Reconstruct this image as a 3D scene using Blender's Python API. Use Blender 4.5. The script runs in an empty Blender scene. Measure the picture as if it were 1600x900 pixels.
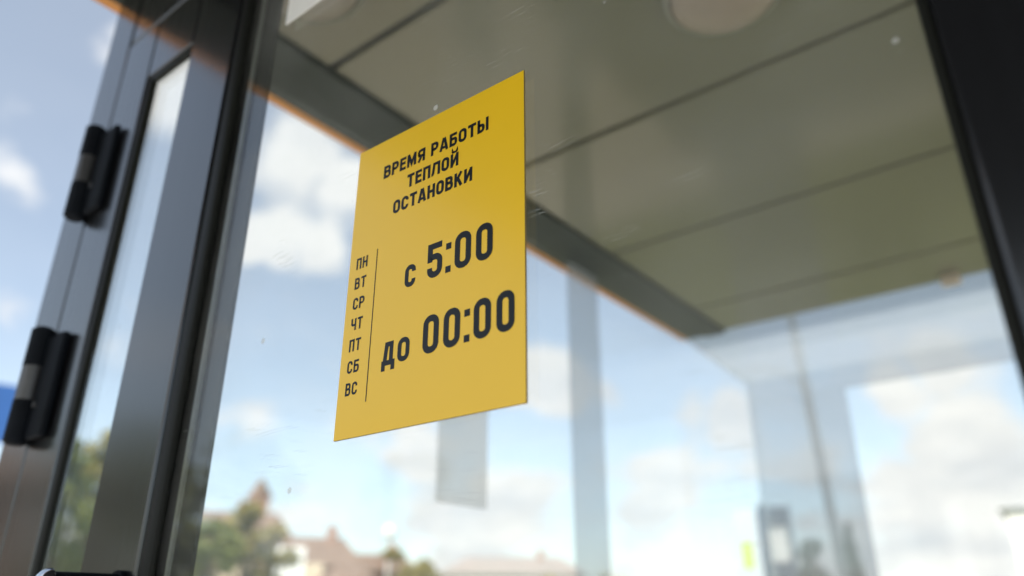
import bpy, bmesh, math, random
from mathutils import Vector, Matrix
R = math.radians
scene = bpy.context.scene
C = scene.collection
EYE = 1.55                      # camera height above the pavement
D = 0.4207                      # distance from camera to the glazed front wall

# ------------------------------------------------------------------ camera, sky, sun, exposure
cam_data = bpy.data.cameras.new('camera')
cam = bpy.data.objects.new('camera', cam_data); C.objects.link(cam)
cam.location = (0, 0, EYE)
cam.rotation_euler = (R(90 + 23.5), 0, R(38.1))
cam_data.sensor_width = 36.0
cam_data.lens = 36.0 * 1180 / 1600
cam_data.clip_start = 0.02
cam_data.clip_end = 4000
cam_data.dof.use_dof = True
cam_data.dof.focus_distance = 0.66
cam_data.dof.aperture_fstop = 2.3
cam_data.dof.aperture_blades = 0
scene.camera = cam

SUN_AZ, SUN_EL = 160.0, 47.0    # azimuth clockwise from +Y (seen from above)
world = bpy.data.worlds.new('World'); scene.world = world
world.use_nodes = True
def build_world():
    nt = world.node_tree; nt.nodes.clear(); N = nt.nodes.new; L = nt.links.new
    out = N('ShaderNodeOutputWorld'); bg = N('ShaderNodeBackground')
    sky = N('ShaderNodeTexSky'); sky.sky_type = 'NISHITA'; sky.sun_disc = False
    sky.sun_elevation = R(SUN_EL); sky.sun_rotation = R(SUN_AZ)
    sky.air_density = 1.0; sky.dust_density = 0.7; sky.ozone_density = 1.0
    tc = N('ShaderNodeTexCoord'); sep = N('ShaderNodeSeparateXYZ'); L(tc.outputs['Generated'], sep.inputs[0])
    def m(op, a, b=None, clamp=False):
        n = N('ShaderNodeMath'); n.operation = op; n.use_clamp = clamp
        for i, v in enumerate((a, b)):
            if v is None: continue
            if isinstance(v, (int, float)): n.inputs[i].default_value = v
            else: L(v, n.inputs[i])
        return n.outputs[0]
    z = m('MAXIMUM', sep.outputs['Z'], 0.0)
    den = m('ADD', z, 0.22)
    px = m('DIVIDE', sep.outputs['X'], den); py = m('DIVIDE', sep.outputs['Y'], den)
    comb = N('ShaderNodeCombineXYZ'); L(px, comb.inputs[0]); L(py, comb.inputs[1]); comb.inputs[2].default_value = 3.7
    n1 = N('ShaderNodeTexNoise'); n1.inputs['Scale'].default_value = 1.75; n1.inputs['Detail'].default_value = 9
    n1.inputs['Roughness'].default_value = 0.52; n1.inputs['Distortion'].default_value = 0.25
    L(comb.outputs[0], n1.inputs['Vector'])
    low = m('MULTIPLY', m('SUBTRACT', 0.45, z), 0.10)         # more cloud towards the horizon
    # more cloud on the right-hand side of the view (towards +Y)
    east = m('MULTIPLY', m('ADD', sep.outputs['Y'], -0.35), 0.05)
    # cumulus: where single clouds stand in the sky (direction, angular size, density)
    clouds = ((-0.774, 0.463, 0.432, 0.026, 1.00), (-0.756, 0.492, 0.433, 0.030, 1.00), (-0.730, 0.533, 0.427, 0.030, 0.95), (-0.791, 0.432, 0.433, 0.020, 0.60), (-0.693, 0.479, 0.539, 0.035, 0.70), (-0.681, 0.523, 0.513, 0.030, 0.70), (-0.545, 0.790, 0.279, 0.045, 1.05), (-0.586, 0.761, 0.280, 0.040, 0.90), (-0.488, 0.831, 0.266, 0.026, 0.90), (-0.402, 0.882, 0.245, 0.032, 1.05), (-0.368, 0.900, 0.235, 0.032, 1.05), (-0.743, 0.629, 0.227, 0.040, 0.80), (-0.693, 0.697, 0.183, 0.050, 0.95), (-0.612, 0.780, 0.129, 0.060, 1.05), (-0.638, 0.732, 0.240, 0.030, 0.70), (-0.184, 0.953, 0.240, 0.030, 1.00), (-0.129, 0.953, 0.273, 0.030, 0.80), (-0.194, 0.976, 0.102, 0.060, 1.00), (-0.124, 0.983, 0.138, 0.060, 1.00), (-0.251, 0.965, 0.076, 0.060, 0.90), (-0.108, 0.991, 0.077, 0.070, 1.00), (-0.914, 0.268, 0.306, 0.050, 0.90), (-0.890, 0.356, 0.284, 0.035, 0.90), (-0.753, 0.321, 0.574, 0.060, 1.00), (-0.790, 0.597, 0.140, 0.050, 0.70), (-0.453, 0.879, 0.150, 0.050, 0.70), (-0.267, 0.948, 0.171, 0.030, 0.80), (-0.865, 0.225, 0.447, 0.070, 0.50), (-0.675, 0.731, 0.098, 0.060, 0.80))
    tot = None
    for cx, cy_, cz_, cr, cw in clouds:
        ds = N('ShaderNodeVectorMath'); ds.operation = 'DISTANCE'; L(tc.outputs['Generated'], ds.inputs[0]); ds.inputs[1].default_value = (cx, cy_, cz_)
        mr = N('ShaderNodeMapRange'); mr.interpolation_type = 'SMOOTHSTEP'; L(ds.outputs['Value'], mr.inputs['Value'])
        mr.inputs['From Min'].default_value = 0.0; mr.inputs['From Max'].default_value = cr * 2.0; mr.inputs['To Min'].default_value = cw; mr.inputs['To Max'].default_value = 0.0
        tot = mr.outputs[0] if tot is None else m('MAXIMUM', tot, mr.outputs[0])
    n3 = N('ShaderNodeTexNoise'); n3.inputs['Scale'].default_value = 9.0; n3.inputs['Detail'].default_value = 6; L(tc.outputs['Generated'], n3.inputs['Vector'])
    base = m('ADD', m('MULTIPLY', n1.outputs['Fac'], 0.55), m('MULTIPLY', n3.outputs['Fac'], 0.45))
    dens = m('ADD', m('ADD', m('ADD', base, low), east), m('MULTIPLY', tot, 0.21))
    south = N('ShaderNodeMapRange'); L(sep.outputs['Y'], south.inputs['Value']); south.inputs['From Min'].default_value = -0.15; south.inputs['From Max'].default_value = -0.6
    south.inputs['To Min'].default_value = 0.0; south.inputs['To Max'].default_value = 0.16
    dens = m('ADD', dens, south.outputs[0])
    ramp = N('ShaderNodeValToRGB'); L(dens, ramp.inputs[0])
    ramp.color_ramp.elements[0].position = 0.575; ramp.color_ramp.elements[1].position = 0.69
    ramp.color_ramp.interpolation = 'EASE'
    n2 = N('ShaderNodeTexNoise'); n2.inputs['Scale'].default_value = 3.1; n2.inputs['Detail'].default_value = 6
    L(comb.outputs[0], n2.inputs['Vector'])
    shade = N('ShaderNodeValToRGB'); L(n2.outputs['Fac'], shade.inputs[0])
    shade.color_ramp.elements[0].position = 0.30; shade.color_ramp.elements[0].color = (2.75, 2.85, 3.0, 1)
    shade.color_ramp.elements[1].position = 0.62; shade.color_ramp.elements[1].color = (3.8, 3.77, 3.7, 1)
    veil = m('ADD', m('MULTIPLY', ramp.outputs[0], 0.86), 0.14)   # thin high haze everywhere
    mix = N('ShaderNodeMix'); mix.data_type = 'RGBA'
    L(veil, mix.inputs['Factor']); hs = N('ShaderNodeHueSaturation'); hs.inputs['Saturation'].default_value = 0.70; hs.inputs['Value'].default_value = 0.70; L(sky.outputs[0], hs.inputs['Color']); 
    ti = N('ShaderNodeMix'); ti.data_type = 'RGBA'; ti.blend_type = 'MULTIPLY'; ti.inputs['Factor'].default_value = 1.0; ti.inputs['B'].default_value = (0.94, 1.0, 1.0, 1)
    L(hs.outputs[0], ti.inputs['A']); L(ti.outputs['Result'], mix.inputs['A']); 
    # clouds in the part of the sky nearest the sun are brighter and warmer
    glow = N('ShaderNodeMapRange'); L(sep.outputs['Y'], glow.inputs['Value']); glow.interpolation_type = 'SMOOTHSTEP'
    glow.inputs['From Min'].default_value = -0.35; glow.inputs['From Max'].default_value = -0.75; glow.inputs['To Min'].default_value = 0.0; glow.inputs['To Max'].default_value = 1.0
    warm = N('ShaderNodeMix'); warm.data_type = 'RGBA'; warm.blend_type = 'MULTIPLY'; warm.inputs['B'].default_value = (1.15, 1.08, 0.98, 1)
    L(glow.outputs[0], warm.inputs['Factor']); L(shade.outputs[0], warm.inputs['A']); L(warm.outputs['Result'], mix.inputs['B'])
    L(mix.outputs['Result'], bg.inputs['Color']); bg.inputs['Strength'].default_value = 0.1
    L(bg.outputs[0], out.inputs[0])
build_world()
sun_data = bpy.data.lights.new('sun', 'SUN'); sun = bpy.data.objects.new('sun', sun_data); C.objects.link(sun)
sun_data.energy = 3.2; sun_data.angle = R(0.53); sun_data.color = (1.0, 0.955, 0.88)
_a, _e = R(SUN_AZ), R(SUN_EL)
sun_dir = Vector((math.sin(_a) * math.cos(_e), math.cos(_a) * math.cos(_e), math.sin(_e)))
sun.rotation_euler = sun_dir.to_track_quat('Z', 'Y').to_euler()
sun.location = (0, -5, 12)

scene.view_settings.view_transform = 'Standard'; scene.view_settings.look = 'None'
scene.view_settings.gamma = 1.0; scene.view_settings.use_curve_mapping = False
scene.view_settings.exposure = 1.62
scene.render.engine = 'CYCLES'
cy = scene.cycles
cy.use_denoising = True
cy.transparent_max_bounces = 32; cy.max_bounces = 12; cy.glossy_bounces = 6; cy.diffuse_bounces = 5
cy.sample_clamp_indirect = 8.0

# ------------------------------------------------------------------ materials
def new_mat(name):
    m = bpy.data.materials.new(name); m.use_nodes = True
    nt = m.node_tree; nt.nodes.clear()
    out = nt.nodes.new('ShaderNodeOutputMaterial')
    return m, nt, nt.nodes.new, nt.links.new, out
def pmat(name, col, rough=0.5, metal=0.0, coat=0.0, coat_rough=0.05, ior=1.5, var=0.12, scale=6.0, bump=0.0, bump_scale=40.0,
         rough_var=0.0, stretch=(1, 1, 1), coat_ior=1.5, spec=0.5, spec_tint=(1, 1, 1)):
    """Principled material with a procedural variation of colour, roughness and height."""
    m, nt, N, L, out = new_mat(name)
    b = N('ShaderNodeBsdfPrincipled'); L(b.outputs[0], out.inputs[0])
    tc = N('ShaderNodeTexCoord'); mp = N('ShaderNodeMapping'); mp.inputs['Scale'].default_value = stretch
    L(tc.outputs['Object'], mp.inputs['Vector'])
    no = N('ShaderNodeTexNoise'); no.inputs['Scale'].default_value = scale; no.inputs['Detail'].default_value = 6
    L(mp.outputs[0], no.inputs['Vector'])
    rp = N('ShaderNodeValToRGB'); L(no.outputs['Fac'], rp.inputs[0])
    rp.color_ramp.elements[0].position = 0.3; rp.color_ramp.elements[1].position = 0.7
    lo = [c * (1 - var) for c in col]; hi = [min(1, c * (1 + var)) for c in col]
    rp.color_ramp.elements[0].color = (*lo, 1); rp.color_ramp.elements[1].color = (*hi, 1)
    L(rp.outputs[0], b.inputs['Base Color'])
    b.inputs['Metallic'].default_value = metal; b.inputs['IOR'].default_value = ior
    b.inputs['Coat Weight'].default_value = coat; b.inputs['Coat Roughness'].default_value = coat_rough; b.inputs['Coat IOR'].default_value = coat_ior
    b.inputs['Specular IOR Level'].default_value = spec; b.inputs['Specular Tint'].default_value = (*spec_tint, 1)
    if rough_var:
        mr = N('ShaderNodeMapRange'); L(no.outputs['Fac'], mr.inputs['Value'])
        mr.inputs['To Min'].default_value = max(0, rough - rough_var); mr.inputs['To Max'].default_value = rough + rough_var
        L(mr.outputs[0], b.inputs['Roughness'])
    else: b.inputs['Roughness'].default_value = rough
    if bump:
        n2 = N('ShaderNodeTexNoise'); n2.inputs['Scale'].default_value = bump_scale; n2.inputs['Detail'].default_value = 4
        L(mp.outputs[0], n2.inputs['Vector'])
        bu = N('ShaderNodeBump'); bu.inputs['Strength'].default_value = bump; bu.inputs['Distance'].default_value = 0.01
        L(n2.outputs['Fac'], bu.inputs['Height']); L(bu.outputs[0], b.inputs['Normal'])
    return m
def glass_mat(name, tint=(0.95, 0.97, 0.96), r0=0.05, dirt=0.0, film=0.0, film_col=(0.6, 0.65, 0.7)):
    """Thin sheet of architectural glass: sees straight through, mirrors by its angle, carries dried drops and scratches."""
    m, nt, N, L, out = new_mat(name)
    def mm(op, a, b=None):
        n = N('ShaderNodeMath'); n.operation = op; n.use_clamp = False
        for i, v in enumerate((a, b)):
            if v is None: continue
            if isinstance(v, (int, float)): n.inputs[i].default_value = v
            else: L(v, n.inputs[i])
        return n.outputs[0]
    geo = N('ShaderNodeNewGeometry')
    dot = N('ShaderNodeVectorMath'); dot.operation = 'DOT_PRODUCT'
    L(geo.outputs['Incoming'], dot.inputs[0]); L(geo.outputs['Normal'], dot.inputs[1])
    c = mm('ABSOLUTE', dot.outputs['Value'])
    f = mm('ADD', mm('MULTIPLY', mm('POWER', mm('SUBTRACT', 1.0, c), 5.0), 1 - r0), r0)
    tr = N('ShaderNodeBsdfTransparent'); tr.inputs[0].default_value = (*tint, 1)
    gl = N('ShaderNodeBsdfGlossy'); gl.inputs['Roughness'].default_value = 0.0; gl.inputs['Color'].default_value = (1, 1, 1, 1)
    mx = N('ShaderNodeMixShader'); L(f, mx.inputs[0]); L(tr.outputs[0], mx.inputs[1]); L(gl.outputs[0], mx.inputs[2])
    last = mx.outputs[0]
    if film:
        df = N('ShaderNodeBsdfDiffuse'); df.inputs[0].default_value = (*film_col, 1)
        tl = N('ShaderNodeBsdfTranslucent'); tl.inputs[0].default_value = (*film_col, 1)
        ad = N('ShaderNodeMixShader'); ad.inputs[0].default_value = 0.5; L(df.outputs[0], ad.inputs[1]); L(tl.outputs[0], ad.inputs[2])
        m2 = N('ShaderNodeMixShader'); m2.inputs[0].default_value = film; L(last, m2.inputs[1]); L(ad.outputs[0], m2.inputs[2]); last = m2.outputs[0]
    if dirt:
        tc = N('ShaderNodeTexCoord')
        # dried drops
        vo = N('ShaderNodeTexVoronoi'); vo.inputs['Scale'].default_value = 26.0; vo.inputs['Randomness'].default_value = 1.0
        L(tc.outputs['Object'], vo.inputs['Vector'])
        sepc = N('ShaderNodeSeparateColor'); L(vo.outputs['Color'], sepc.inputs[0])
        keep = mm('GREATER_THAN', sepc.outputs[0], 0.80)
        size = mm('MULTIPLY', sepc.outputs[1], 0.085)
        mr = N('ShaderNodeMapRange'); mr.interpolation_type = 'SMOOTHSTEP'
        L(mm('SUBTRACT', vo.outputs['Distance'], size), mr.inputs['Value'])
        mr.inputs['From Min'].default_value = -0.03; mr.inputs['From Max'].default_value = 0.03; mr.inputs['To Min'].default_value = 1.0; mr.inputs['To Max'].default_value = 0.0
        spots = mm('MULTIPLY', mm('MULTIPLY', mr.outputs[0], keep), 0.6)
        # fine scratches and smears in patches
        mp = N('ShaderNodeMapping'); mp.inputs['Rotation'].default_value = (0, R(28), 0); mp.inputs['Scale'].default_value = (22, 1, 340)
        L(tc.outputs['Object'], mp.inputs['Vector'])
        ns = N('ShaderNodeTexNoise'); ns.inputs['Scale'].default_value = 1.0; ns.inputs['Detail'].default_value = 3; ns.inputs['Distortion'].default_value = 0.8; L(mp.outputs[0], ns.inputs['Vector'])
        sc = N('ShaderNodeMapRange'); L(ns.outputs['Fac'], sc.inputs['Value']); sc.inputs['From Min'].default_value = 0.63; sc.inputs['From Max'].default_value = 0.76
        np_ = N('ShaderNodeTexNoise'); np_.inputs['Scale'].default_value = 9.0; np_.inputs['Detail'].default_value = 2; L(tc.outputs['Object'], np_.inputs['Vector'])
        pa = N('ShaderNodeMapRange'); L(np_.outputs['Fac'], pa.inputs['Value']); pa.inputs['From Min'].default_value = 0.52; pa.inputs['From Max'].default_value = 0.68
        scr = mm('MULTIPLY', mm('MULTIPLY', sc.outputs[0], pa.outputs[0]), 0.38)
        # general film of dust
        nd = N('ShaderNodeTexNoise'); nd.inputs['Scale'].default_value = 5.0; nd.inputs['Detail'].default_value = 8; L(tc.outputs['Object'], nd.inputs['Vector'])
        du = mm('MULTIPLY', mm('POWER', nd.outputs['Fac'], 2.0), 0.17)
        tot = mm('MULTIPLY', mm('ADD', mm('ADD', spots, scr), du), dirt)
        df = N('ShaderNodeBsdfDiffuse'); df.inputs[0].default_value = (0.75, 0.76, 0.75, 1)
        tl = N('ShaderNodeBsdfTranslucent'); tl.inputs[0].default_value = (0.75, 0.76, 0.75, 1)
        ad = N('ShaderNodeMixShader'); ad.inputs[0].default_value = 0.4; L(df.outputs[0], ad.inputs[1]); L(tl.outputs[0], ad.inputs[2])
        m3 = N('ShaderNodeMixShader'); L(tot, m3.inputs[0]); L(last, m3.inputs[1]); L(ad.outputs[0], m3.inputs[2]); last = m3.outputs[0]
    L(last, out.inputs[0])
    return m

M = {}
M['alu'] = pmat('dark_anodised_aluminium', (0.006, 0.0065, 0.008), rough=0.35, coat=1.0, coat_rough=0.17, coat_ior=1.68, var=0.15, scale=3, stretch=(30, 30, 0.6), rough_var=0.05, bump=0.03, bump_scale=60, spec=0.15)
M['alu_back'] = pmat('dark_frame_behind_glass', (0.004, 0.005, 0.004), rough=0.4, spec=0.15, var=0.15, scale=5)
M['gasket'] = pmat('black_rubber_gasket', (0.012, 0.013, 0.011), rough=0.55, ior=1.3, var=0.25, scale=20, stretch=(1, 1, 0.1))
M['spacer'] = pmat('grey_glazing_spacer', (0.38, 0.41, 0.38), rough=0.4, metal=0.5, var=0.1, scale=40)
M['hinge'] = pmat('black_painted_hinge', (0.008, 0.010, 0.014), rough=0.6, ior=1.35, spec=0.15, var=0.2, scale=30)
M['steel'] = pmat('brushed_steel', (0.14, 0.14, 0.145), rough=0.5, metal=1.0, var=0.08, scale=40)
M['chrome'] = pmat('polished_chrome', (0.7, 0.72, 0.75), rough=0.08, metal=1.0, var=0.03, scale=30)
M['orange'] = pmat('orange_fascia_paint', (0.60, 0.235, 0.025), rough=0.4, var=0.08, scale=4)
M['roof'] = pmat('roof_sheet', (0.10, 0.10, 0.11), rough=0.5, var=0.1, scale=2)
M['ceiling'] = pmat('ceiling_panel_grey', (0.168, 0.166, 0.103), rough=0.13, ior=1.62, spec_tint=(1.0, 0.80, 0.62), var=0.05, scale=1.6, bump=0.03, bump_scale=3)
M['soffit'] = pmat('dark_canopy_soffit', (0.012, 0.012, 0.014), rough=0.5, spec=0.2, var=0.08, scale=2)
M['groove'] = pmat('ceiling_groove_dark', (0.065, 0.062, 0.045), rough=0.7, var=0.1, scale=3)
M['beam'] = pmat('dark_green_edge_beam', (0.018, 0.025, 0.016), rough=0.5, spec=0.25, var=0.1, scale=3)
M['glass'] = glass_mat('clear_door_glass', (0.978, 0.986, 0.98), 0.034, dirt=1.0)
M['glass_side'] = glass_mat('clear_side_glass', (0.982, 0.988, 0.985), 0.035)
M['glass_narrow'] = glass_mat('clear_narrow_glass', (0.965, 0.975, 0.97), 0.06, dirt=0.3)
M['glass_tint'] = glass_mat('grey_tinted_glass', (0.84, 0.86, 0.88), 0.05, film=0.28, film_col=(0.60, 0.63, 0.66))
M['yellow'] = pmat('yellow_laminated_print', (0.93, 0.58, 0.004), rough=0.45, coat=1.0, coat_rough=0.22, coat_ior=1.4, var=0.02, scale=8, bump=0.04, bump_scale=7)
M['yellow_edge'] = pmat('sign_cut_edge', (0.16, 0.11, 0.03), rough=0.6, var=0.1, scale=30)
M['ink'] = pmat('dark_blue_black_ink', (0.006, 0.009, 0.013), rough=0.5, ior=1.3, coat=0.6, coat_rough=0.25, coat_ior=1.3, var=0.08, scale=60)
M['paper'] = pmat('white_paper', (0.85, 0.85, 0.84), rough=0.7, var=0.04, scale=20)
def paper_mat(name, col, thin=0.35):
    m, nt, N, L, out = new_mat(name)
    a = N('ShaderNodeBsdfDiffuse'); b = N('ShaderNodeBsdfTranslucent'); x = N('ShaderNodeMixShader'); x.inputs[0].default_value = 0.6
    no = N('ShaderNodeTexNoise'); no.inputs['Scale'].default_value = 12; rp = N('ShaderNodeValToRGB'); L(no.outputs['Fac'], rp.inputs[0])
    rp.color_ramp.elements[0].color = (*[c * .94 for c in col], 1); rp.color_ramp.elements[1].color = (*col, 1)
    L(rp.outputs[0], a.inputs[0]); L(rp.outputs[0], b.inputs[0]); L(a.outputs[0], x.inputs[1]); L(b.outputs[0], x.inputs[2])
    tr = N('ShaderNodeBsdfTransparent'); y = N('ShaderNodeMixShader'); y.inputs[0].default_value = thin
    L(x.outputs[0], y.inputs[1]); L(tr.outputs[0], y.inputs[2]); L(y.outputs[0], out.inputs[0])
    return m
M['paper_back'] = paper_mat('thin_paper', (0.82, 0.82, 0.81), 0.5)
M['lamp'] = pmat('opal_lamp_cover', (0.32, 0.26, 0.19), rough=0.4, var=0.03, scale=6)
M['lamp_rim'] = pmat('lamp_rim', (0.22, 0.21, 0.15), rough=0.4, var=0.05, scale=6)
M['beige'] = pmat('beige_plastic', (0.62, 0.53, 0.42), rough=0.5, var=0.04, scale=10)
M['asphalt'] = pmat('asphalt', (0.05, 0.05, 0.052), rough=0.85, var=0.25, scale=0.7, bump=0.3, bump_scale=90)
M['paving'] = pmat('concrete_paving', (0.40, 0.385, 0.36), rough=0.8, var=0.12, scale=1.3, bump=0.2, bump_scale=30)
M['kerb'] = pmat('concrete_kerb', (0.42, 0.41, 0.39), rough=0.8, var=0.12, scale=3)
M['marking'] = pmat('white_road_paint', (0.75, 0.75, 0.73), rough=0.7, var=0.1, scale=6)
M['grass'] = pmat('dry_grass', (0.085, 0.10, 0.035), rough=0.9, var=0.4, scale=0.8, bump=0.5, bump_scale=30)
M['bark'] = pmat('bark', (0.10, 0.075, 0.055), rough=0.9, var=0.3, scale=8, bump=0.6, bump_scale=30)
M['brown_roof'] = pmat('brown_roof_tiles', (0.165, 0.105, 0.075), rough=0.75, var=0.2, scale=1.2, bump=0.3, bump_scale=12)
M['cream'] = pmat('cream_render', (0.50, 0.42, 0.31), rough=0.8, var=0.1, scale=0.8)
M['white_wall'] = pmat('white_render', (0.66, 0.65, 0.62), rough=0.8, var=0.08, scale=0.5)
M['brick'] = pmat('brick', (0.27, 0.15, 0.105), rough=0.85, var=0.2, scale=2.5)
M['grey_wall'] = pmat('grey_brown_render', (0.26, 0.22, 0.20), rough=0.8, var=0.12, scale=0.6)
M['window'] = pmat('dark_window_glass', (0.05, 0.06, 0.07), rough=0.08, var=0.1, scale=2)
M['white_frame'] = pmat('white_window_frame', (0.75, 0.75, 0.74), rough=0.5, var=0.05, scale=5)
M['blue'] = pmat('blue_sign_paint', (0.02, 0.085, 0.27), rough=0.4, var=0.06, scale=2)
M['navy'] = pmat('dark_blue_board', (0.015, 0.032, 0.065), rough=0.4, var=0.1, scale=2)
M['lime'] = pmat('lime_panel', (0.36, 0.50, 0.06), rough=0.5, var=0.05, scale=4)
M['pale'] = pmat('pale_board', (0.42, 0.47, 0.52), rough=0.4, var=0.05, scale=3)
M['pole'] = pmat('grey_painted_pole', (0.11, 0.125, 0.14), rough=0.45, var=0.1, scale=3)
M['column'] = pmat('dark_column_paint', (0.045, 0.045, 0.05), rough=0.55, var=0.1, scale=3)
M['orange_box'] = pmat('orange_awning', (0.70, 0.28, 0.03), rough=0.6, var=0.08, scale=4)
def leaf_mat(name, lo, hi):
    m, nt, N, L, out = new_mat(name)
    b = N('ShaderNodeBsdfPrincipled'); b.inputs['Roughness'].default_value = 0.6
    g = N('ShaderNodeNewGeometry'); rp = N('ShaderNodeValToRGB'); L(g.outputs['Random Per Island'], rp.inputs[0])
    rp.color_ramp.elements[0].color = (*lo, 1); rp.color_ramp.elements[1].color = (*hi, 1)
    L(rp.outputs[0], b.inputs['Base Color'])
    tl = N('ShaderNodeBsdfTranslucent'); L(rp.outputs[0], tl.inputs[0])
    mx = N('ShaderNodeMixShader'); mx.inputs[0].default_value = 0.35; L(b.outputs[0], mx.inputs[1]); L(tl.outputs[0], mx.inputs[2]); L(mx.outputs[0], out.inputs[0])
    return m
M['leaf_green'] = leaf_mat('green_leaves', (0.11, 0.15, 0.035), (0.25, 0.26, 0.07))
M['leaf_olive'] = leaf_mat('olive_leaves', (0.20, 0.18, 0.05), (0.38, 0.31, 0.09))
M['leaf_dark'] = leaf_mat('dark_conifer_needles', (0.02, 0.038, 0.022), (0.05, 0.075, 0.04))

# ------------------------------------------------------------------ builders
class MB:
    """collects shapes; build() links them as ONE mesh object"""
    def __init__(s): s.bm = bmesh.new()
    def box(s, lo, hi, bevel=0.0, mi=0):
        c = [(a + b) / 2 for a, b in zip(lo, hi)]; d = [abs(b - a) for a, b in zip(lo, hi)]
        r = bmesh.ops.create_cube(s.bm, size=1.0, matrix=Matrix.Translation(c) @ Matrix.Diagonal((*d, 1)))
        vs = r['verts']; fs = {f for v in vs for f in v.link_faces}
        for f in fs: f.material_index = mi
        if bevel:
            es = {e for v in vs for e in v.link_edges}
            bmesh.ops.bevel(s.bm, geom=list(es), offset=bevel, segments=2, affect='EDGES', profile=0.5)
        return s
    def cyl(s, p0, p1, r0, r1=None, seg=24, cap=True):
        p0, p1 = Vector(p0), Vector(p1); r1 = r0 if r1 is None else r1
        d = p1 - p0; q = d.to_track_quat('Z', 'Y').to_matrix().to_4x4()
        bmesh.ops.create_cone(s.bm, cap_ends=cap, segments=seg, radius1=r0, radius2=r1, depth=d.length, matrix=Matrix.Translation((p0 + p1) / 2) @ q)
        return s
    def tube(s, pts, rad, seg=12):
        pts = [Vector(p) for p in pts]; rings = []
        if isinstance(rad, (int, float)): rad = [rad] * len(pts)
        for i, p in enumerate(pts):
            t = (pts[min(i + 1, len(pts) - 1)] - pts[max(i - 1, 0)]).normalized()
            a = t.cross(Vector((0, 0, 1)) if abs(t.z) < 0.9 else Vector((1, 0, 0))).normalized(); b = t.cross(a)
            rings.append([s.bm.verts.new(p + rad[i] * (math.cos(k * 2 * math.pi / seg) * a + math.sin(k * 2 * math.pi / seg) * b)) for k in range(seg)])
        for q, w in zip(rings, rings[1:]):
            for k in range(seg): s.bm.faces.new((q[k], q[(k + 1) % seg], w[(k + 1) % seg], w[k]))
        s.bm.faces.new(rings[0][::-1]); s.bm.faces.new(rings[-1])
        return s
    def lathe(s, prof, c, seg=40):
        rings = [[s.bm.verts.new((c[0] + r * math.cos(k * 2 * math.pi / seg), c[1] + r * math.sin(k * 2 * math.pi / seg), c[2] + z)) for k in range(seg)] for r, z in prof]
        for q, w in zip(rings, rings[1:]):
            for k in range(seg): s.bm.faces.new((q[k], q[(k + 1) % seg], w[(k + 1) % seg], w[k]))
        s.bm.faces.new(rings[0]); s.bm.faces.new(rings[-1][::-1])
        return s
    def prism(s, pts, vec):
        a = [s.bm.verts.new(p) for p in pts]; b = [s.bm.verts.new(Vector(p) + Vector(vec)) for p in pts]
        n = len(pts); s.bm.faces.new(a); s.bm.faces.new(b[::-1])
        for k in range(n): s.bm.faces.new((a[k], b[k], b[(k + 1) % n], a[(k + 1) % n]))
        return s
    def build(s, name, mats, parent=None, smooth=False):
        bmesh.ops.recalc_face_normals(s.bm, faces=s.bm.faces[:])
        me = bpy.data.meshes.new(name); s.bm.to_mesh(me); s.bm.free()
        for m in (mats if isinstance(mats, (list, tuple)) else [mats]): me.materials.append(m)
        if smooth:
            for p in me.polygons: p.use_smooth = True
            me.set_sharp_from_angle(angle=R(40))
        o = bpy.data.objects.new(name, me); C.objects.link(o)
        if parent is not None: o.parent = parent
        return o
def thing(name, label, cat, loc=(0, 0, 0), rotz=0.0, group=None):
    o = bpy.data.objects.new(name, None); C.objects.link(o); o.location = loc; o.rotation_euler = (0, 0, rotz)
    o.empty_display_size = 0.1
    return tag(o, label, cat, group)
def tag(o, label, cat, group=None):
    o['label'] = label; o['category'] = cat
    if group: o['group'] = group
    return o
def struct(o): o['kind'] = 'structure'; return o
def polar(az, d, z=0.0): return Vector((math.sin(R(az)) * d, math.cos(R(az)) * d, z))
E0 = EYE

# ------------------------------------------------------------------ the setting: ground, pavement, road
g = MB(); g.box((-1500, -1500, -0.6), (1500, 1500, -0.13)); struct(g.build('ground', M['grass']))
g = MB(); g.box((-60, -4.2, -0.4), (60, 6.0, 0.0)); struct(g.build('pavement', M['paving']))
g = MB(); g.box((-60, -4.36, -0.4), (60, -4.204, 0.006), 0.01); struct(g.build('kerb', M['kerb']))
g = MB(); g.box((-300, -14.0, -0.35), (300, -4.364, -0.122)); struct(g.build('road', M['asphalt']))
g = MB()
for k in range(-20, 21): g.box((k * 6 - 1.5, -9.25, -0.121), (k * 6 + 1.5, -9.13, -0.117))
struct(g.build('road_marking', M['marking']))

# ------------------------------------------------------------------ the bus shelter
CZ = E0 + 1.0774                 # ceiling height
XL = -1.3085                     # outer face of the left fascia
XR, YF, YB, YR = 1.30, -2.35, 2.842, 3.486  # right side, canopy front, ceiling end, rear glass
yF = D - 0.010                   # front face of door stiles
sh = thing('bus_shelter', 'glazed warm bus shelter with dark frames, orange fascia and panelled canopy ceiling', 'bus shelter', (0, D, 0))
def part(mb, name, mat, parent=sh, smooth=False):
    o = mb.build(name, mat, parent, smooth)
    o.matrix_parent_inverse = Matrix.Translation(-Vector(parent.location)) if parent.type == 'EMPTY' else Matrix.Identity(4)
    return o
part(MB().box((XL + 0.03, YF + 0.03, CZ + 0.025), (XR - 0.03, YB - 0.002, CZ + 0.22), 0.005), 'roof', M['roof'])
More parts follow.
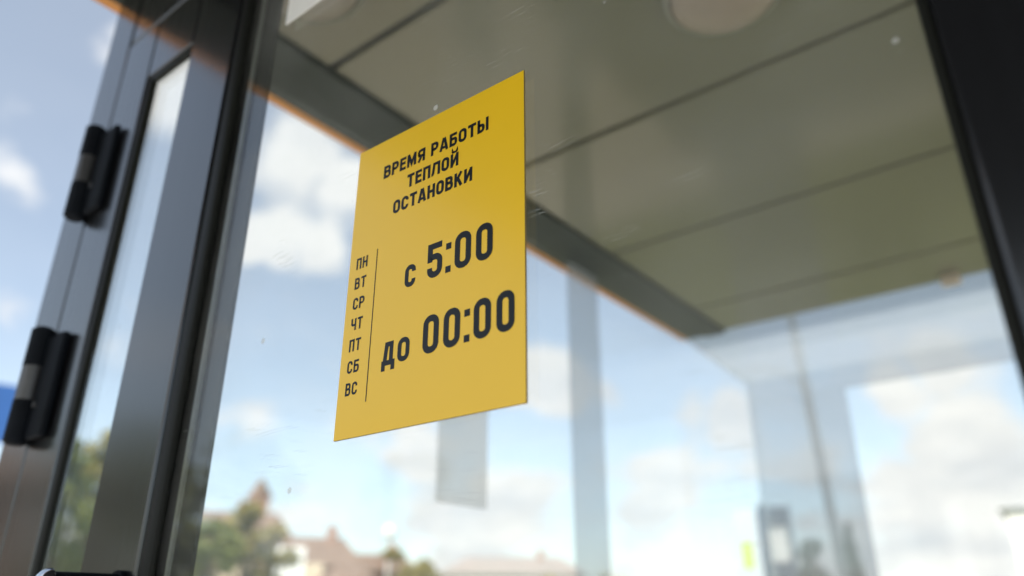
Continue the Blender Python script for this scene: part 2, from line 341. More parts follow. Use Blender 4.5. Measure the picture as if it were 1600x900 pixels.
# ceiling: separate boards with dark joints between them, boards run along X
m = MB(); joints = [D + 0.006, 0.783, 1.345, 1.935, 2.545, YB]
for a, b in zip(joints, joints[1:]):
    m.box((-1.107, a + 0.008, CZ), (XR - 0.21, b - 0.008, CZ + 0.018), 0.003)
part(m, 'ceiling', M['ceiling'])
m = MB(); joints = [YF + 0.05, -2.155, -1.565, -0.975, -0.40, 0.195, D + 0.002]
for a, b in zip(joints, joints[1:]): m.box((-1.107, a + 0.003, CZ), (XR - 0.21, b - 0.003, CZ + 0.018), 0.003)
part(m, 'canopy_soffit', M['soffit'])
part(MB().box((-1.106, YF + 0.052, CZ + 0.012), (XR - 0.215, YB - 0.002, CZ + 0.0235)), 'ceiling_backing', M['groove'])
# edge beams beside the boards (stepped profile) and the orange fascia around the roof
for s in (-1, 1):
    m = MB()
    def bx(x0, x1, z0, z1):
        xa, xb = (x0, x1) if s < 0 else (XR + XL - x1, XR + XL - x0)
        m.box((xa, YF + 0.035, z0), (xb, YB - 0.004, z1), 0.002)
    bx(-1.1965, -1.1095, CZ - 0.012, CZ + 0.024)
    bx(-1.2775, -1.1965, CZ - 0.004, CZ + 0.022)
    part(m, 'edge_beam', M['beam'])
part(MB().box((XL, YF + 0.025, CZ), (XL + 0.0300, YB + 0.004, CZ + 0.25), 0.002), 'fascia', M['orange'])
part(MB().box((XR - 0.0300, YF + 0.025, CZ), (XR, YB + 0.004, CZ + 0.25), 0.002), 'fascia', M['orange'])
part(MB().box((XL, YF, CZ), (XR, YF + 0.0235, CZ + 0.25), 0.002), 'front_fascia', M['roof'])
# corner jamb with the hinge seam, door head, right jamb, rear posts
HEAD = E0 + 0.925
ZR = E0 + 1.034                 # underside of the rear glass awning at its far edge
part(MB().box((-1.272, yF, 0.0), (-1.178, D + 0.030, CZ - 0.006), 0.003), 'corner_post', M['alu'])
part(MB().box((-1.1785, yF + 0.002, HEAD), (0.118, D + 0.06, CZ - 0.014), 0.003), 'head_rail', M['alu'])
part(MB().box((0.118, yF, 0.0), (0.215, D + 0.06, CZ - 0.014), 0.003), 'door_post', M['alu'])
part(MB().box((XR - 0.10, yF, 0.0), (XR - 0.03, D + 0.06, CZ - 0.014), 0.003), 'corner_post', M['alu'])
part(MB().box((0.215, D + 0.02, 0.10), (XR - 0.10, D + 0.028, CZ - 0.014)), 'front_pane', M['glass_side'])
part(MB().box((-1.262, D + 0.03, 0.10), (-1.250, YB - 0.001, CZ - 0.0045)), 'side_pane', M['glass_side'])
part(MB().box((-1.262, YB + 0.001, 0.10), (-1.250, YR - 0.012, ZR - 0.006)), 'side_pane', M['glass_side'])
part(MB().box((-1.2485, 1.878, 0.10), (-1.236, 2.052, CZ - 0.0045), 0.003), 'tinted_mullion', M['glass_tint'])
part(MB().box((XR - 0.06, D + 0.06, 0.10), (XR - 0.048, YR - 0.05, ZR - 0.006)), 'side_pane', M['glass_side'])
part(MB().box((XR - 0.1, YR - 0.05, 0.0), (XR - 0.05, YR, ZR - 0.012), 0.003), 'rear_post', M['pole'])
m = MB(); m.prism([(XL + 0.004, YB + 0.006, CZ + 0.012), (XR - 0.004, YB + 0.006, CZ + 0.012), (XR - 0.004, YR + 0.01, ZR + 0.004), (XL + 0.004, YR + 0.01, ZR + 0.004)], (0, 0, 0.012))
part(m, 'rear_awning', M['glass_tint'])
part(MB().box((XL + 0.02, YR - 0.010, E0 + 0.932), (XR - 0.1, YR, ZR - 0.002), 0.001), 'tinted_header', M['glass_tint'])
part(MB().box((XL + 0.02, YR - 0.010, 0.10), (-0.845, YR, E0 + 0.930), 0.001), 'tinted_panel', M['glass_tint'])
part(MB().box((-0.843, YR - 0.010, 0.10), (XR - 0.1, YR - 0.002, E0 + 0.930)), 'rear_pane', M['glass_side'])
m = MB(); m.box((-1.262, D + 0.032, 0.0), (-1.225, YR - 0.052, 0.10), 0.004); m.box((XR - 0.06, D + 0.062, 0.0), (XR - 0.03, YR - 0.052, 0.10), 0.004)
m.box((-1.224, YR - 0.05, 0.0), (XR - 0.102, YR - 0.011, 0.10), 0.004); part(m, 'sill_rail', M['alu'])
part(MB().box((-1.30, YF + 0.10, 0.0), (XR - 0.02, YR + 0.02, 0.006)), 'floor_slab', M['paving'])
# ------------------------------------------------------------------ the door leaf that carries the sign
door = thing('glass_door', 'wide dark framed glass door leaf with the yellow opening hours sign', 'door', (-0.022, D, 0))
m = MB(); m.box((-0.938, yF, 0.03), (-0.8125, D + 0.045, HEAD - 0.006), 0.0035); part(m, 'stile', M['alu'], door)
m = MB(); m.box((-0.0170, yF, 0.03), (0.112, D + 0.045, HEAD - 0.006), 0.0035); part(m, 'stile', M['alu'], door)
part(MB().box((-0.8115, yF + 0.001, HEAD - 0.09), (-0.0180, D + 0.044, HEAD - 0.006), 0.003), 'top_rail', M['alu'], door)
part(MB().box((-0.8115, yF + 0.001, 0.03), (-0.0180, D + 0.044, 0.22), 0.003), 'bottom_rail', M['alu'], door)
part(MB().box((-0.806, D + 0.0012, 0.21), (-0.0182, D + 0.0072, HEAD - 0.08)), 'pane', M['glass'], door)
# rubber bead along the pane edge
def bead(x0, x1, y0, y1, z0, z1): return MB().box((x0, y0, z0), (x1, y1, z1), min(0.0045, (x1 - x0) * 0.32))
part(bead(-0.8122, -0.7890, D - 0.0085, D + 0.0010, 0.221, HEAD - 0.091), 'gasket', M['gasket'], door, True)
part(bead(-0.0235, -0.0172, D - 0.006, D + 0.0010, 0.221, HEAD - 0.091), 'gasket', M['gasket'], door, True)
# frame body behind the glass
part(MB().box((-0.8120, D + 0.0115, 0.222), (-0.7455, D + 0.0165, HEAD - 0.092), 0.001), 'inner_frame', M['alu_back'], door)
part(MB().box((-0.7865, D + 0.0078, 0.222), (-0.7810, D + 0.0112, HEAD - 0.092)), 'spacer_bar', M['spacer'], door)
# pull handle at the meeting stile
hx, hz = -0.838, E0 + 0.028
ho = part(MB().cyl((hx, yF - 0.001, hz), (hx, yF - 0.072, hz), 0.0125, seg=32), 'handle', M['hinge'], door, True)
part(MB().tube([(hx, yF - 0.0705 - 0.013 * math.sin(q), hz) for q in (0, .3, .6, .9, 1.15, 1.35, 1.5)], [0.0155 * math.cos(q) + .0002 for q in (0, .3, .6, .9, 1.15, 1.35, 1.5)], 32), 'handle_cap', M['chrome'], ho, True)
part(MB().cyl((hx, yF - 0.0002, hz), (hx, yF - 0.006, hz), 0.016, seg=32), 'handle_rose', M['hinge'], ho, True)

# ------------------------------------------------------------------ the narrow hinged leaf
nd = thing('narrow_door', 'narrow dark framed glazed leaf hung on two black hinges', 'door', (-1.22, D, 0))
TOPG = E0 + 0.788                # top of the narrow glass
part(MB().box((-1.1772, yF + 0.0005, 0.03), (-1.0735, D + 0.010, HEAD - 0.006), 0.003), 'hinge_stile', M['alu'], nd)
part(MB().box((-1.0725, yF + 0.001, TOPG + 0.012), (-0.9405, D + 0.0095, HEAD - 0.006), 0.002), 'top_rail', M['alu'], nd)
part(MB().box((-1.0725, yF + 0.001, 0.03), (-0.9405, D + 0.0095, 0.22), 0.002), 'bottom_rail', M['alu'], nd)
part(MB().box((-1.0715, D + 0.0016, 0.2205), (-0.9415, D + 0.0076, TOPG + 0.0110)), 'pane', M['glass_narrow'], nd)
m = MB(); m.box((-1.0722, yF + 0.002, 0.222), (-1.0590, D + 0.0012, TOPG + 0.0115), 0.004)
m.box((-1.0588, yF + 0.002, TOPG - 0.002), (-0.941, D + 0.0012, TOPG + 0.0115), 0.004)
part(m, 'gasket', M['gasket'], nd, True)
def hinge(zc):
    bx_, by_ = -1.1815, yF - 0.0150; r = 0.0158; H = 0.163
    h = MB().cyl((bx_, by_, zc + 0.026), (bx_, by_, zc + H / 2), r, seg=32).cyl((bx_, by_, zc - H / 2), (bx_, by_, zc - 0.024), r, seg=32)
    h.cyl((bx_, by_, zc + H / 2), (bx_, by_, zc + H / 2 + 0.004), r, r * 0.7, seg=32).cyl((bx_, by_, zc - H / 2 - 0.004), (bx_, by_, zc - H / 2), r * 0.7, r, seg=32)
    ho = part(h, 'hinge', M['hinge'], nd, True)
    def sub(mb, n, mt, sm=True):
        return part(mb, n, mt, ho, sm)
    sub(MB().cyl((bx_, by_, zc - 0.0235), (bx_, by_, zc + 0.0255), r * 0.97, seg=32), 'knuckle', M['steel'])
    sub(MB().box((bx_ + 0.012, yF - 0.0115, zc - 0.080), (bx_ + 0.064, yF - 0.0008, zc + 0.070), 0.004), 'hinge_plate', M['hinge'])
    sub(MB().cyl((bx_ + 0.026, yF - 0.0110, zc - 0.032), (bx_ + 0.026, yF - 0.0140, zc - 0.032), 0.0045, seg=20), 'screw', M['steel'])
hinge(E0 + 0.655); hinge(E0 + 0.302)

# ------------------------------------------------------------------ the yellow sign
SX0, SX1 = -1.2505 * D, -0.7515 * D
SZ1, SZ0 = E0 + 1.0325 * D, E0 + 0.3313 * D
SW, SH = SX1 - SX0, SZ1 - SZ0
sign = thing('opening_hours_sign', 'yellow opening hours sign with dark lettering stuck on the door glass', 'sign', (SX0, D, SZ0))
def spart(mb, name, mats): return part(mb, name, mats, sign)
m = MB(); m.box((SX0, D - 0.0012, SZ0), (SX1, D + 0.0008, SZ1), 0, 0)
for f in m.bm.faces: f.material_index = 0 if abs(f.normal.y) > 0.5 else 1
spart(m, 'panel', [M['yellow'], M['yellow_edge']])

def fillet(pts, closed, seg=7):
    out = []; n = len(pts)
    for i, p in enumerate(pts):
        r = p[2] if len(p) > 2 else 0.0; P = Vector(p[:2])
        if r <= 0 or (not closed and i in (0, n - 1)): out.append(P); continue
        A = Vector(pts[(i - 1) % n][:2]); B = Vector(pts[(i + 1) % n][:2])
        u = (A - P).normalized(); v = (B - P).normalized()
        ang = u.angle(v); t = r / math.tan(ang / 2)
        c = P + (u + v).normalized() * (r / math.sin(ang / 2))
        s0 = P + u * t - c; s1 = P + v * t - c
        a0 = math.atan2(s0.y, s0.x); a1 = math.atan2(s1.y, s1.x); da = (a1 - a0 + math.pi) % (2 * math.pi) - math.pi
        for k in range(seg + 1):
            a = a0 + da * k / seg; out.append(c + Vector((math.cos(a), math.sin(a))) * r)
    return out
class Lettering:
    """condensed capitals drawn as strokes; units are millimetres on the sign, origin top left"""
    def __init__(s): s.bm = bmesh.new(); s.k = 0
    def stroke(s, pts, t, x, base, closed=False, tx=None):
        P = fillet(pts, closed); n = len(P); ring = []
        s.k += 1; y = D - 0.00135 - 0.000012 * (s.k % 4)
        for i in range(n):
            a = P[(i - 1) % n] if (closed or i > 0) else None; b = P[(i + 1) % n] if (closed or i < n - 1) else None
            d1 = (P[i] - a).normalized() if a is not None else None; d2 = (b - P[i]).normalized() if b is not None else None
            if d1 is None: d1 = d2
            if d2 is None: d2 = d1
            n1 = Vector((-d1.y, d1.x)); n2 = Vector((-d2.y, d2.x)); mi = (n1 + n2)
            mi = mi.normalized() if mi.length > 1e-6 else n1
            w = t / 2 / max(0.35, mi.dot(n1))
            pr = []
            for sg in (1, -1):
                q = P[i] + mi * (w * sg); mmx = x + q.x; mmz = base - q.y
                pr.append(s.bm.verts.new((SX0 + mmx / 210.0 * SW, y, SZ1 - mmz / 297.0 * SH)))
            ring.append(pr)
        rng = range(n if closed else n - 1)
        for i in rng:
            a, b = ring[i], ring[(i + 1) % n]
            f = s.bm.faces.new((a[0], a[1], b[1], b[0]))
    def glyph(s, ch, x, base, w, h, t):
        L, Rr, B, T = t / 2, w - t / 2, t / 2, h - t / 2; M_ = h * 0.53; r = min(w, h) * 0.5 - t / 2; r = max(r * 0.92, 0.1); r2 = r * 0.8
        S = lambda pts, closed=False, tt=None: s.stroke(pts, tt or t, x, base, closed)
        V = lambda xx, a=0, b=h: S([(xx, a), (xx, b)])
        if ch in 'Оо0': S([(L, B, r), (Rr, B, r), (Rr, T, r), (L, T, r)], True)
        elif ch in 'Сс': S([(Rr, h * 0.66), (Rr, T, r), (L, T, r), (L, B, r), (Rr, B, r), (Rr, h * 0.34)])
        elif ch == 'П': S([(L, 0), (L, T), (Rr, T), (Rr, 0)])
        elif ch == 'Н': V(L); V(Rr); S([(L, h / 2), (Rr, h / 2)])
        elif ch == 'Р': S([(L, 0), (L, T), (Rr, T, r), (Rr, h * 0.45, r), (L, h * 0.45)])
        elif ch == 'В':
            S([(L, M_), (L, T), (Rr - w * .04, T, r2), (Rr - w * .04, M_, r2), (L, M_)]); S([(L, M_), (Rr, M_, r2), (Rr, B, r2), (L, B), (L, M_)])
        elif ch == 'Е': S([(w, T), (L, T), (L, B), (w, B)]); S([(L, M_), (w * .92, M_)])
        elif ch == 'Т': S([(0, T), (w, T)]); V(w / 2, 0, T)
        elif ch == 'М': V(L); V(Rr); S([(L, h), (w / 2, h * 0.22), (Rr, h)])
        elif ch == 'Я': S([(Rr, 0), (Rr, T), (L, T, r), (L, h * .46, r), (Rr, h * .46)]); S([(w * .55, h * .46), (t * .5, 0)])
        elif ch == 'А': S([(t * .42, 0), (w / 2 - t * .12, h)]); S([(w - t * .42, 0), (w / 2 + t * .12, h)]); S([(w * .22, h * .25), (w * .78, h * .25)], tt=t * .9)
        elif ch == 'Б': S([(w * .95, T), (L, T), (L, B), (Rr, B, r2), (Rr, h * .56, r2), (L, h * .56)])
        elif ch == 'Ы':
            q = w * .66; S([(L, h), (L, B), (q - t / 2, B, r * .6), (q - t / 2, h * .56, r * .6), (L, h * .56)]); V(Rr)
        elif ch == 'Л': S([(0, B), (w * .17, B, t * .6), (w * .30, T), (Rr, T), (Rr, 0)])
        elif ch in 'ИЙ':
            V(L); V(Rr); S([(L, h * .10), (Rr, h * .90)])
            if ch == 'Й': S([(w * .2, h * 1.22), (w * .2, h * 1.1, w * .2), (w * .8, h * 1.1, w * .2), (w * .8, h * 1.22)], tt=t * .75)
        elif ch == 'К': V(L); S([(w - t * .55, h), (L + t * .2, h * .40)]); S([(w * .42, h * .58), (w - t * .5, 0)])
        elif ch == 'Ч': S([(L, h), (L, h * .44, r * .8), (Rr, h * .44)]); V(Rr)
        elif ch == '5': S([(w * .95, T), (L, T), (L, h * .46)]); S([(L, h * .50), (L + .01, h * .60, r * .3), (Rr, h * .60, r), (Rr, B, r), (L, B, r), (L, h * .30)])
        elif ch == 'д':
            d = h * .22; S([(t * .45, -d), (t * .45, B), (w - t * .45, B), (w - t * .45, -d)]); S([(w * .22, B), (w * .34, T), (w - t, T), (w - t, B)])
        elif ch == ':': S([(t / 2, 0), (t / 2, t * 1.02)]); S([(t / 2, h * .66), (t / 2, h * .66 + t * 1.02)])
    def run(s, word, x0, x1, base, h, t, widths, gap):
        tot = sum(widths.get(c, 1.0) for c in word); W = (x1 - x0 - gap * (len(word) - 1)) / tot; x = x0
        for c in word:
            w = W * widths.get(c, 1.0)
            if c != ' ': s.glyph(c, x, base, w, h, t)
            x += w + gap
    def build(s, name):
        bmesh.ops.recalc_face_normals(s.bm, faces=s.bm.faces[:])
        for f in s.bm.faces:
            f.normal_update()
            if f.normal.y > 0: f.normal_flip()
        me = bpy.data.meshes.new(name); s.bm.to_mesh(me); s.bm.free(); me.materials.append(M['ink'])
        o = bpy.data.objects.new(name, me); C.objects.link(o); o.parent = sign
        o.matrix_parent_inverse = Matrix.Translation(-Vector(sign.location)); return o
WD = {'М': 1.25, 'Я': 1.02, 'Е': .86, 'Т': .98, 'Р': .96, 'А': 1.10, 'Б': .96, 'Ы': 1.32, 'П': 1.0, 'Л': 1.12, 'К': 1.05, ' ': .42, 'И': 1.02, 'Й': 1.02}
l = Lettering()
l.run('ВРЕМЯ', 38.6, 94.3, 45.3, 14.3, 3.1, WD, 1.6)
l.run('РАБОТЫ', 101.9, 171.2, 45.0, 14.3, 3.1, WD, 1.6)
l.run('ТЕПЛОЙ', 72.3, 136.8, 67.9, 14.3, 3.1, WD, 1.6)
l.run('ОСТАНОВКИ', 55.4, 153.6, 90.2, 14.3, 3.1, WD, 1.6)
l.build('title_lettering')
l = Lettering()
l.glyph('с', 77.2, 172.2, 13.2, 21.6, 4.6)
l.glyph('5', 104.4, 171.4, 17.6, 33.2, 5.9)
l.glyph(':', 125.9, 171.2, 6.0, 33.2, 6.0)
l.glyph('0', 136.1, 171.5, 18.2, 34.0, 6.0); l.glyph('0', 159.6, 171.5, 18.0, 34.0, 6.0)
l.build('opening_time_lettering')
l = Lettering()
l.glyph('д', 54.8, 239.8, 15.8, 21.4, 4.6); l.glyph('о', 73.8, 239.9, 14.2, 21.6, 4.6)
l.glyph('0', 103.2, 239.4, 18.0, 34.0, 6.0); l.glyph('0', 126.4, 239.2, 18.2, 34.0, 6.0)
l.glyph(':', 148.8, 238.4, 6.0, 33.2, 6.0)
l.glyph('0', 158.7, 238.8, 18.0, 34.0, 6.0); l.glyph('0', 182.0, 238.6, 17.9, 34.2, 6.0)
l.build('closing_time_lettering')
l = Lettering()
for i, wd in enumerate(('ПН', 'ВТ', 'СР', 'ЧТ', 'ПТ', 'СБ', 'ВС')):
    l.run(wd, 9.9, 25.3, 135.1 + 20.6 * i, 11.8, 2.1, {}, 1.7)
l.build('weekday_lettering')
l = Lettering(); l.stroke([(38.1, 0), (38.1, 146.7)], 1.15, 0, 267.7); l.build('divider_line')

# ------------------------------------------------------------------ other notices
# paper stuck on the door glass above the sign, only its lower corner in view
px0, pz0 = -0.996 * .7071, E0 + 1.000 * .7071
m = MB(); m.box((px0, D - 0.0006, pz0), (px0 + 0.148, D + 0.0008, pz0 + 0.12))
p = m.build('paper_notice', M['paper']); tag(p, 'white paper notice on the door glass above the yellow sign', 'notice')
# notice on the left glass wall, seen from its grey back
m = MB(); m.box((-1.249, 1.305, E0 + 0.243), (-1.2475, 1.490, E0 + 0.545))
p = m.build('paper_notice', M['paper_back']); tag(p, 'grey back of a notice on the left glass wall behind the yellow sign', 'notice')

# ------------------------------------------------------------------ ceiling lamps and sensor
def lamp(x, y, rad, label):
    t = thing('ceiling_lamp', label, 'lamp', (x, y, CZ), 0, 'round lamps on the shelter ceiling')
    part(MB().lathe([(rad + .014, 0.0), (rad + .014, -0.016), (rad + .004, -0.020), (rad, -0.004)], (x, y, CZ - 0.0006)), 'rim', M['lamp_rim'], t, True)
    part(MB().lathe([(rad, -0.006), (rad, -0.022), (rad * .9, -0.032), (rad * .6, -0.040), (rad * .25, -0.043), (.004, -0.0435)], (x, y, CZ - 0.0006)), 'cover', M['lamp'], t, True)
lamp(-0.352, 1.085, 0.095, 'round ceiling lamp to the right of the yellow sign, cut by the top edge')
lamp(-0.935, 0.585, 0.095, 'round ceiling lamp nearest the white paper notice')
m = MB(); m.box((-0.305, 2.775, CZ - 0.035), (-0.245, 2.815, CZ - 0.001), 0.006)
p = m.build('motion_sensor', M['beige']); tag(p, 'small beige sensor box at the back edge of the ceiling', 'sensor')

# ------------------------------------------------------------------ street things beyond the glass
def facing(az): return -R(az)       # local -Y looks back at the camera
def place(name, label, cat, az, d, group=None): return thing(name, label, cat, polar(az, d, -0.13), facing(az), group)
def ob(mb, name, mat, parent, smooth=False): return mb.build(name, mat, parent, smooth)
t = place('street_lamp', 'tall grey street lamp post with a curved arm seen through the rear glass', 'street lamp', -15.3, 11.0)
t.rotation_euler = (0, R(-2.3), facing(-15.3))
ob(MB().cyl((0, 0, 0), (0, 0, 0.9), 0.10, 0.085).cyl((0, 0, 0.9), (0, 0, 8.2), 0.068, 0.045), 'pole', M['pole'], t, True)
ob(MB().tube([(0, 0, 4.55), (-0.22, 0, 4.85), (-0.5, 0, 4.98), (-0.75, 0, 5.0)], 0.013), 'arm', M['pole'], t, True)
ob(MB().tube([(0, 0, 8.1), (-0.3, 0, 8.5), (-1.2, 0, 8.7)], 0.03), 'arm', M['pole'], t, True)
ob(MB().box((-1.75, -0.13, 8.62), (-1.15, 0.13, 8.76), 0.03), 'lamp_head', M['lamp_rim'], t)
t = place('street_lamp', 'thin pale lamp post far away below the yellow sign', 'street lamp', -46.9, 38.0)
ob(MB().cyl((0, 0, 0), (0, 0, 5.0), 0.06, 0.04), 'pole', M['white_frame'], t, True)
ob(MB().lathe([(.04, 4.98), (.22, 5.1), (.30, 5.35), (.2, 5.6), (.03, 5.68)], (0, 0, 0), 20), 'lamp_head', M['white_frame'], t, True)
t = place('bus_stop_sign', 'dark blue bus stop board on a post with a lime strip', 'sign', -20.4, 13.0)
ob(MB().cyl((0, 0, 0), (0, 0, 3.35), 0.04), 'post', M['pole'], t, True)
b = ob(MB().box((-0.08, -0.06, 1.5), (0.42, -0.042, 3.27), 0.006), 'board', M['navy'], t)
ob(MB().box((0.06, -0.066, 2.45), (0.34, -0.0605, 2.95), 0.001), 'timetable', M['white_wall'], b)
b = ob(MB().box((-0.45, -0.06, 1.5), (-0.09, -0.042, 3.22), 0.006), 'board', M['pale'], t)
ob(MB().box((-0.36, -0.066, 2.35), (-0.2, -0.0605, 2.75), 0.001), 'panel', M['lime'], b)
t = place('blue_board', 'large plain blue board on two posts beyond the hinges', 'sign', -74.8, 9.0)
ob(MB().box((-0.9, -0.03, 3.25), (0.46, 0.03, 3.83), 0.01), 'board', M['blue'], t)
for s in (-0.6, 0.25): ob(MB().cyl((s, 0.06, 0), (s, 0.06, 3.75), 0.03), 'post', M['pole'], t, True)

def window(parent, x, y, z, w, h):
    f = ob(MB().box((x - w / 2 - .08, y - .05, z - .08), (x + w / 2 + .08, y + .02, z + h + .08), .01), 'window', M['white_frame'], parent)
    ob(MB().box((x - w / 2, y - .06, z), (x - .03, y - .052, z + h)).box((x + .03, y - .06, z), (x + w / 2, y - .052, z + h)), 'glazing', M['window'], f)
def house(label, az, d, w, dep, eave, ridge, wall, roof, hip=0.0, wins=2, group='houses across the street'):
    t = place('house', label, 'house', az, d, group)
    ob(MB().box((-w / 2, 0, 0), (w / 2, dep, eave)), 'wall', wall, t)
    o = 0.35
    m = MB(); a = [(-w / 2 - o, -o, eave + .01), (w / 2 + o, -o, eave + .01), (w / 2 + o, dep + o, eave + .01), (-w / 2 - o, dep + o, eave + .01)]
    v = [m.bm.verts.new(p) for p in a]; r0 = m.bm.verts.new((-w / 2 - o + hip, dep / 2, ridge)); r1 = m.bm.verts.new((w / 2 + o - hip, dep / 2, ridge))
    for f in ((v[0], v[1], r1, r0), (v[2], v[3], r0, r1), (v[1], v[2], r1), (v[3], v[0], r0), (v[3], v[2], v[1], v[0])): m.bm.faces.new(f)
    rf = ob(m, 'roof', roof, t)
    if w > 4.5: ob(MB().box((w * .18, dep * .42, ridge - .9), (w * .18 + .55, dep * .42 + .55, ridge + .55), .03), 'chimney', M['brick'], rf)
    for fl in range(max(1, int(eave // 2.9))):
        for k in range(wins):
            window(t, -w / 2 + (k + .5) * w / wins, 0, .9 + fl * 2.8, 1.2, 1.4)
    return t, rf
# houses to the left, across the side street
t, rf = house('cream house with brown roof behind the olive tree', -59.6, 42, 9.5, 8, 4.6, 7.0, M['cream'], M['brown_roof'], 1.2, 3)
t = place('church_tower', 'slim brick tower with a pointed cap rising above the trees', 'tower', -56.1, 48)
ob(MB().box((-0.55, 0, 0), (0.55, 1.1, 8.1)), 'shaft', M['brick'], t)
ob(MB().cyl((0, .55, 8.1), (0, .55, 9.3), .78, 0.05, seg=4), 'cap', M['brown_roof'], t)
ob(MB().box((-0.3, -0.03, 6.3), (0.3, 0.05, 7.4)), 'louvre', M['window'], t)
t, rf = house('long house with wide reddish brown roof and cream porch', -52.4, 40, 4.8, 8, 3.9, 5.6, M['brick'], M['brown_roof'], 1.0, 3)
ob(MB().box((-0.25, -0.6, 0), (0.75, 0.3, 4.0)), 'porch', M['cream'], t)
ob(MB().box((0.9, -0.5, 2.2), (1.5, 0.1, 2.9), .05), 'awning', M['orange_box'], t)
t = place('billboard', 'pale upright billboard panel in front of the brown roofed house', 'billboard', -53.6, 30)
ob(MB().box((-0.52, -.05, 1.5), (0.52, .05, 4.0), .03), 'board', M['white_frame'], t)
ob(MB().cyl((0, 0, 0), (0, 0, 1.6), .08), 'post', M['pole'], t, True)
t, rf = house('narrow cream house with steep brown gable left of the brick tower', -57.4, 52, 5.0, 8, 5.8, 8.0, M['cream'], M['brown_roof'], 0.6, 2)
t, rf = house('brick house with low brown roof between the porch and the bushes', -48.0, 44, 4.6, 6, 3.9, 5.0, M['brick'], M['brown_roof'], 1.0, 3)
t, rf = house('small house with dark hipped roof between billboard and bushes', -49.6, 36, 2.4, 6, 3.0, 4.0, M['cream'], M['brown_roof'], 1.2, 2)
t, rf = house('long low white building with grey roof at the far side', -38.0, 62, 11, 9, 4.6, 6.2, M['white_wall'], M['grey_wall'], 2.0, 6)
t, rf = house('grey brown house beside the door hinges', -73.2, 24, 5.2, 8, 4.3, 5.6, M['grey_wall'], M['brown_roof'], 1.0, 2)
t, rf = house('small white house behind the narrow glass leaf', -68.6, 20, 1.3, 3, 2.2, 3.0, M['white_wall'], M['brown_roof'], 0.3, 1)
t, rf = house('tall pale apartment block at the far right edge', -3.2, 50, 4.6, 9, 7.0, 7.6, M['white_wall'], M['pale'], 1.5, 0, None)

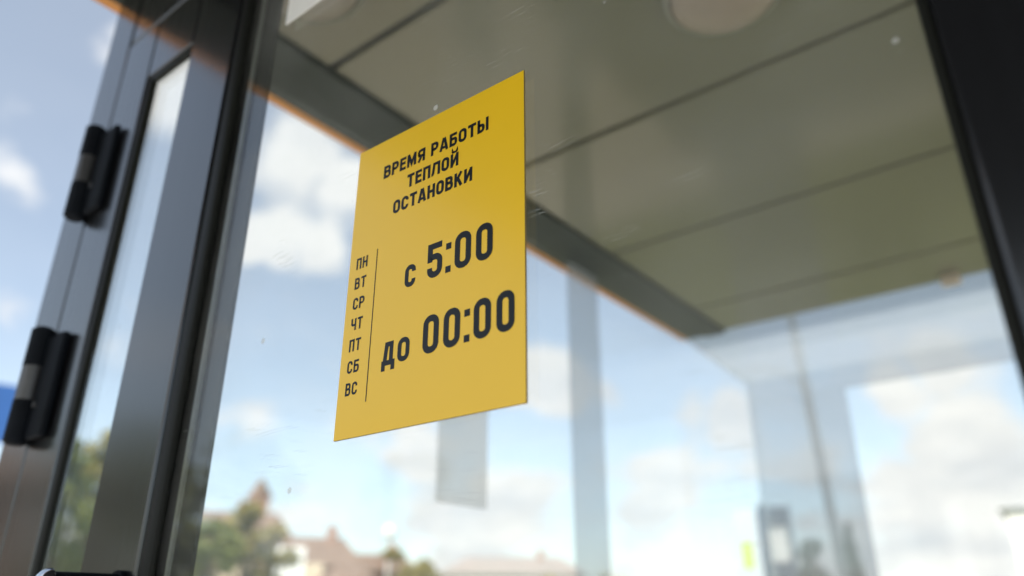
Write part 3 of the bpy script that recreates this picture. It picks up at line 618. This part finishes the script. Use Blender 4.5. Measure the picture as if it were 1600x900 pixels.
# ------------------------------------------------------------------ trees
def tree(label, az, d, h, spread, leaf, seed, shape='round', n=2600, group='trees beyond the shelter', name=None, leafsz=None):
    rnd = random.Random(seed); name = name or ('conifer' if shape == 'cone' else 'tree')
    t = place(name, label, 'tree', az, d, group)
    m = MB(); th = h * (0.9 if shape == 'cone' else 0.62)
    m.tube([(0, 0, 0), (rnd.uniform(-.1, .1), rnd.uniform(-.1, .1), th * .5), (rnd.uniform(-.2, .2), rnd.uniform(-.2, .2), th)], [h * .03, h * .022, h * .008], 8)
    blobs = []
    if shape == 'cone':
        for k in range(14):
            f = k / 13; z = h * (.10 + .88 * f); rr = spread * (1 - f) * .85 + .08
            for q in range(3): a = rnd.uniform(0, 6.28); blobs.append((Vector((math.cos(a) * rr * .5, math.sin(a) * rr * .5, z)), rr * .6, h * .06))
    else:
        for k in range(17):
            a = rnd.uniform(0, 6.28); f = rnd.random(); z = h * (.34 + .56 * f); rr = spread * math.sqrt(max(.05, 1 - ((f - .42) / .62) ** 2)) * rnd.uniform(.25, .85)
            c = Vector((math.cos(a) * rr, math.sin(a) * rr, z)); s_ = spread * rnd.uniform(.22, .42); blobs.append((c, s_, s_ * .8))
            m.tube([(0, 0, th * rnd.uniform(.45, .8)), tuple(c * .55 + Vector((0, 0, z * .4))), tuple(c)], [h * .011, h * .007, h * .003], 6)
    m.build('trunk', M['bark'], t, True)
    bm = bmesh.new(); ls = leafsz or h * .028
    for k in range(n):
        c, s1, s2 = rnd.choice(blobs)
        d_ = Vector((rnd.gauss(0, 1), rnd.gauss(0, 1), rnd.gauss(0, 1))).normalized() * rnd.random() ** .4
        p = c + Vector((d_.x * s1, d_.y * s1, d_.z * s2))
        u = Vector((rnd.gauss(0, 1), rnd.gauss(0, 1), rnd.gauss(0, 1))).normalized(); v = u.orthogonal().normalized(); w = ls * rnd.uniform(.6, 1.3)
        q = [bm.verts.new(p + u * w * a + v * w * .55 * b) for a, b in ((-1, 0), (0, -1), (1, 0), (0, 1))]
        bm.faces.new(q)
    me = bpy.data.meshes.new('crown'); bm.to_mesh(me); bm.free(); me.materials.append(M[leaf])
    o = bpy.data.objects.new('crown', me); C.objects.link(o); o.parent = t
tree('bushy green tree in front of the cream house', -59.0, 24, 4.5, 1.2, 'leaf_green', 1)
tree('olive yellow tree below the brick tower', -56.4, 25, 5.1, 1.15, 'leaf_olive', 2)
tree('green tree leaning against the olive one', -54.6, 27, 4.7, 0.8, 'leaf_olive', 3)
tree('small olive bush left of the pale lamp glare', -46.4, 34, 4.7, 0.8, 'leaf_olive', 4)
tree('small green bush before the long low white building', -44.4, 34, 4.2, 0.9, 'leaf_olive', 5)
tree('dark pointed conifer right of the street lamp', -15.1, 30, 4.5, 0.8, 'leaf_dark', 6, 'cone')
tree('round dark bush at the foot of the street lamp', -17.3, 32, 4.6, 1.0, 'leaf_dark', 7)
tree('dark green tree seen through the narrow glass leaf', -68.4, 17, 5.2, 0.8, 'leaf_green', 8)
tree('tall yellow autumn tree seen through the narrow glass leaf', -66.4, 18, 5.6, 0.75, 'leaf_olive', 9)
tree('dark tree behind the black glazing bead', -63.2, 19, 5.2, 0.9, 'leaf_dark', 10)
for k, (az, d) in enumerate(((-38.5, 48), (-35.2, 52), (-31.5, 50))):
    tree(('low tree before the left end of the white building', 'low tree before the middle of the white building', 'low tree past the right end of the white building')[k], az, d, 4.4, 1.4, 'leaf_olive', 20 + k, n=1500)
# across the road behind the camera: what the dark frames mirror
t, rf = house('brown brick house across the road', -97, 24, 10, 8, 5.0, 7.5, M['brick'], M['brown_roof'], 1.5, 4, 'houses across the road')
for k, (az, d, h) in enumerate(((-112, 15, 5.2), (-121, 17, 5.5), (-132, 20, 6.0))):
    tree(('green tree nearest the brick house across the road', 'middle green tree across the road', 'green tree farthest from the brick house across the road')[k], az, d, h, 1.8, 'leaf_green', 30 + k, n=1800, group='trees across the road')
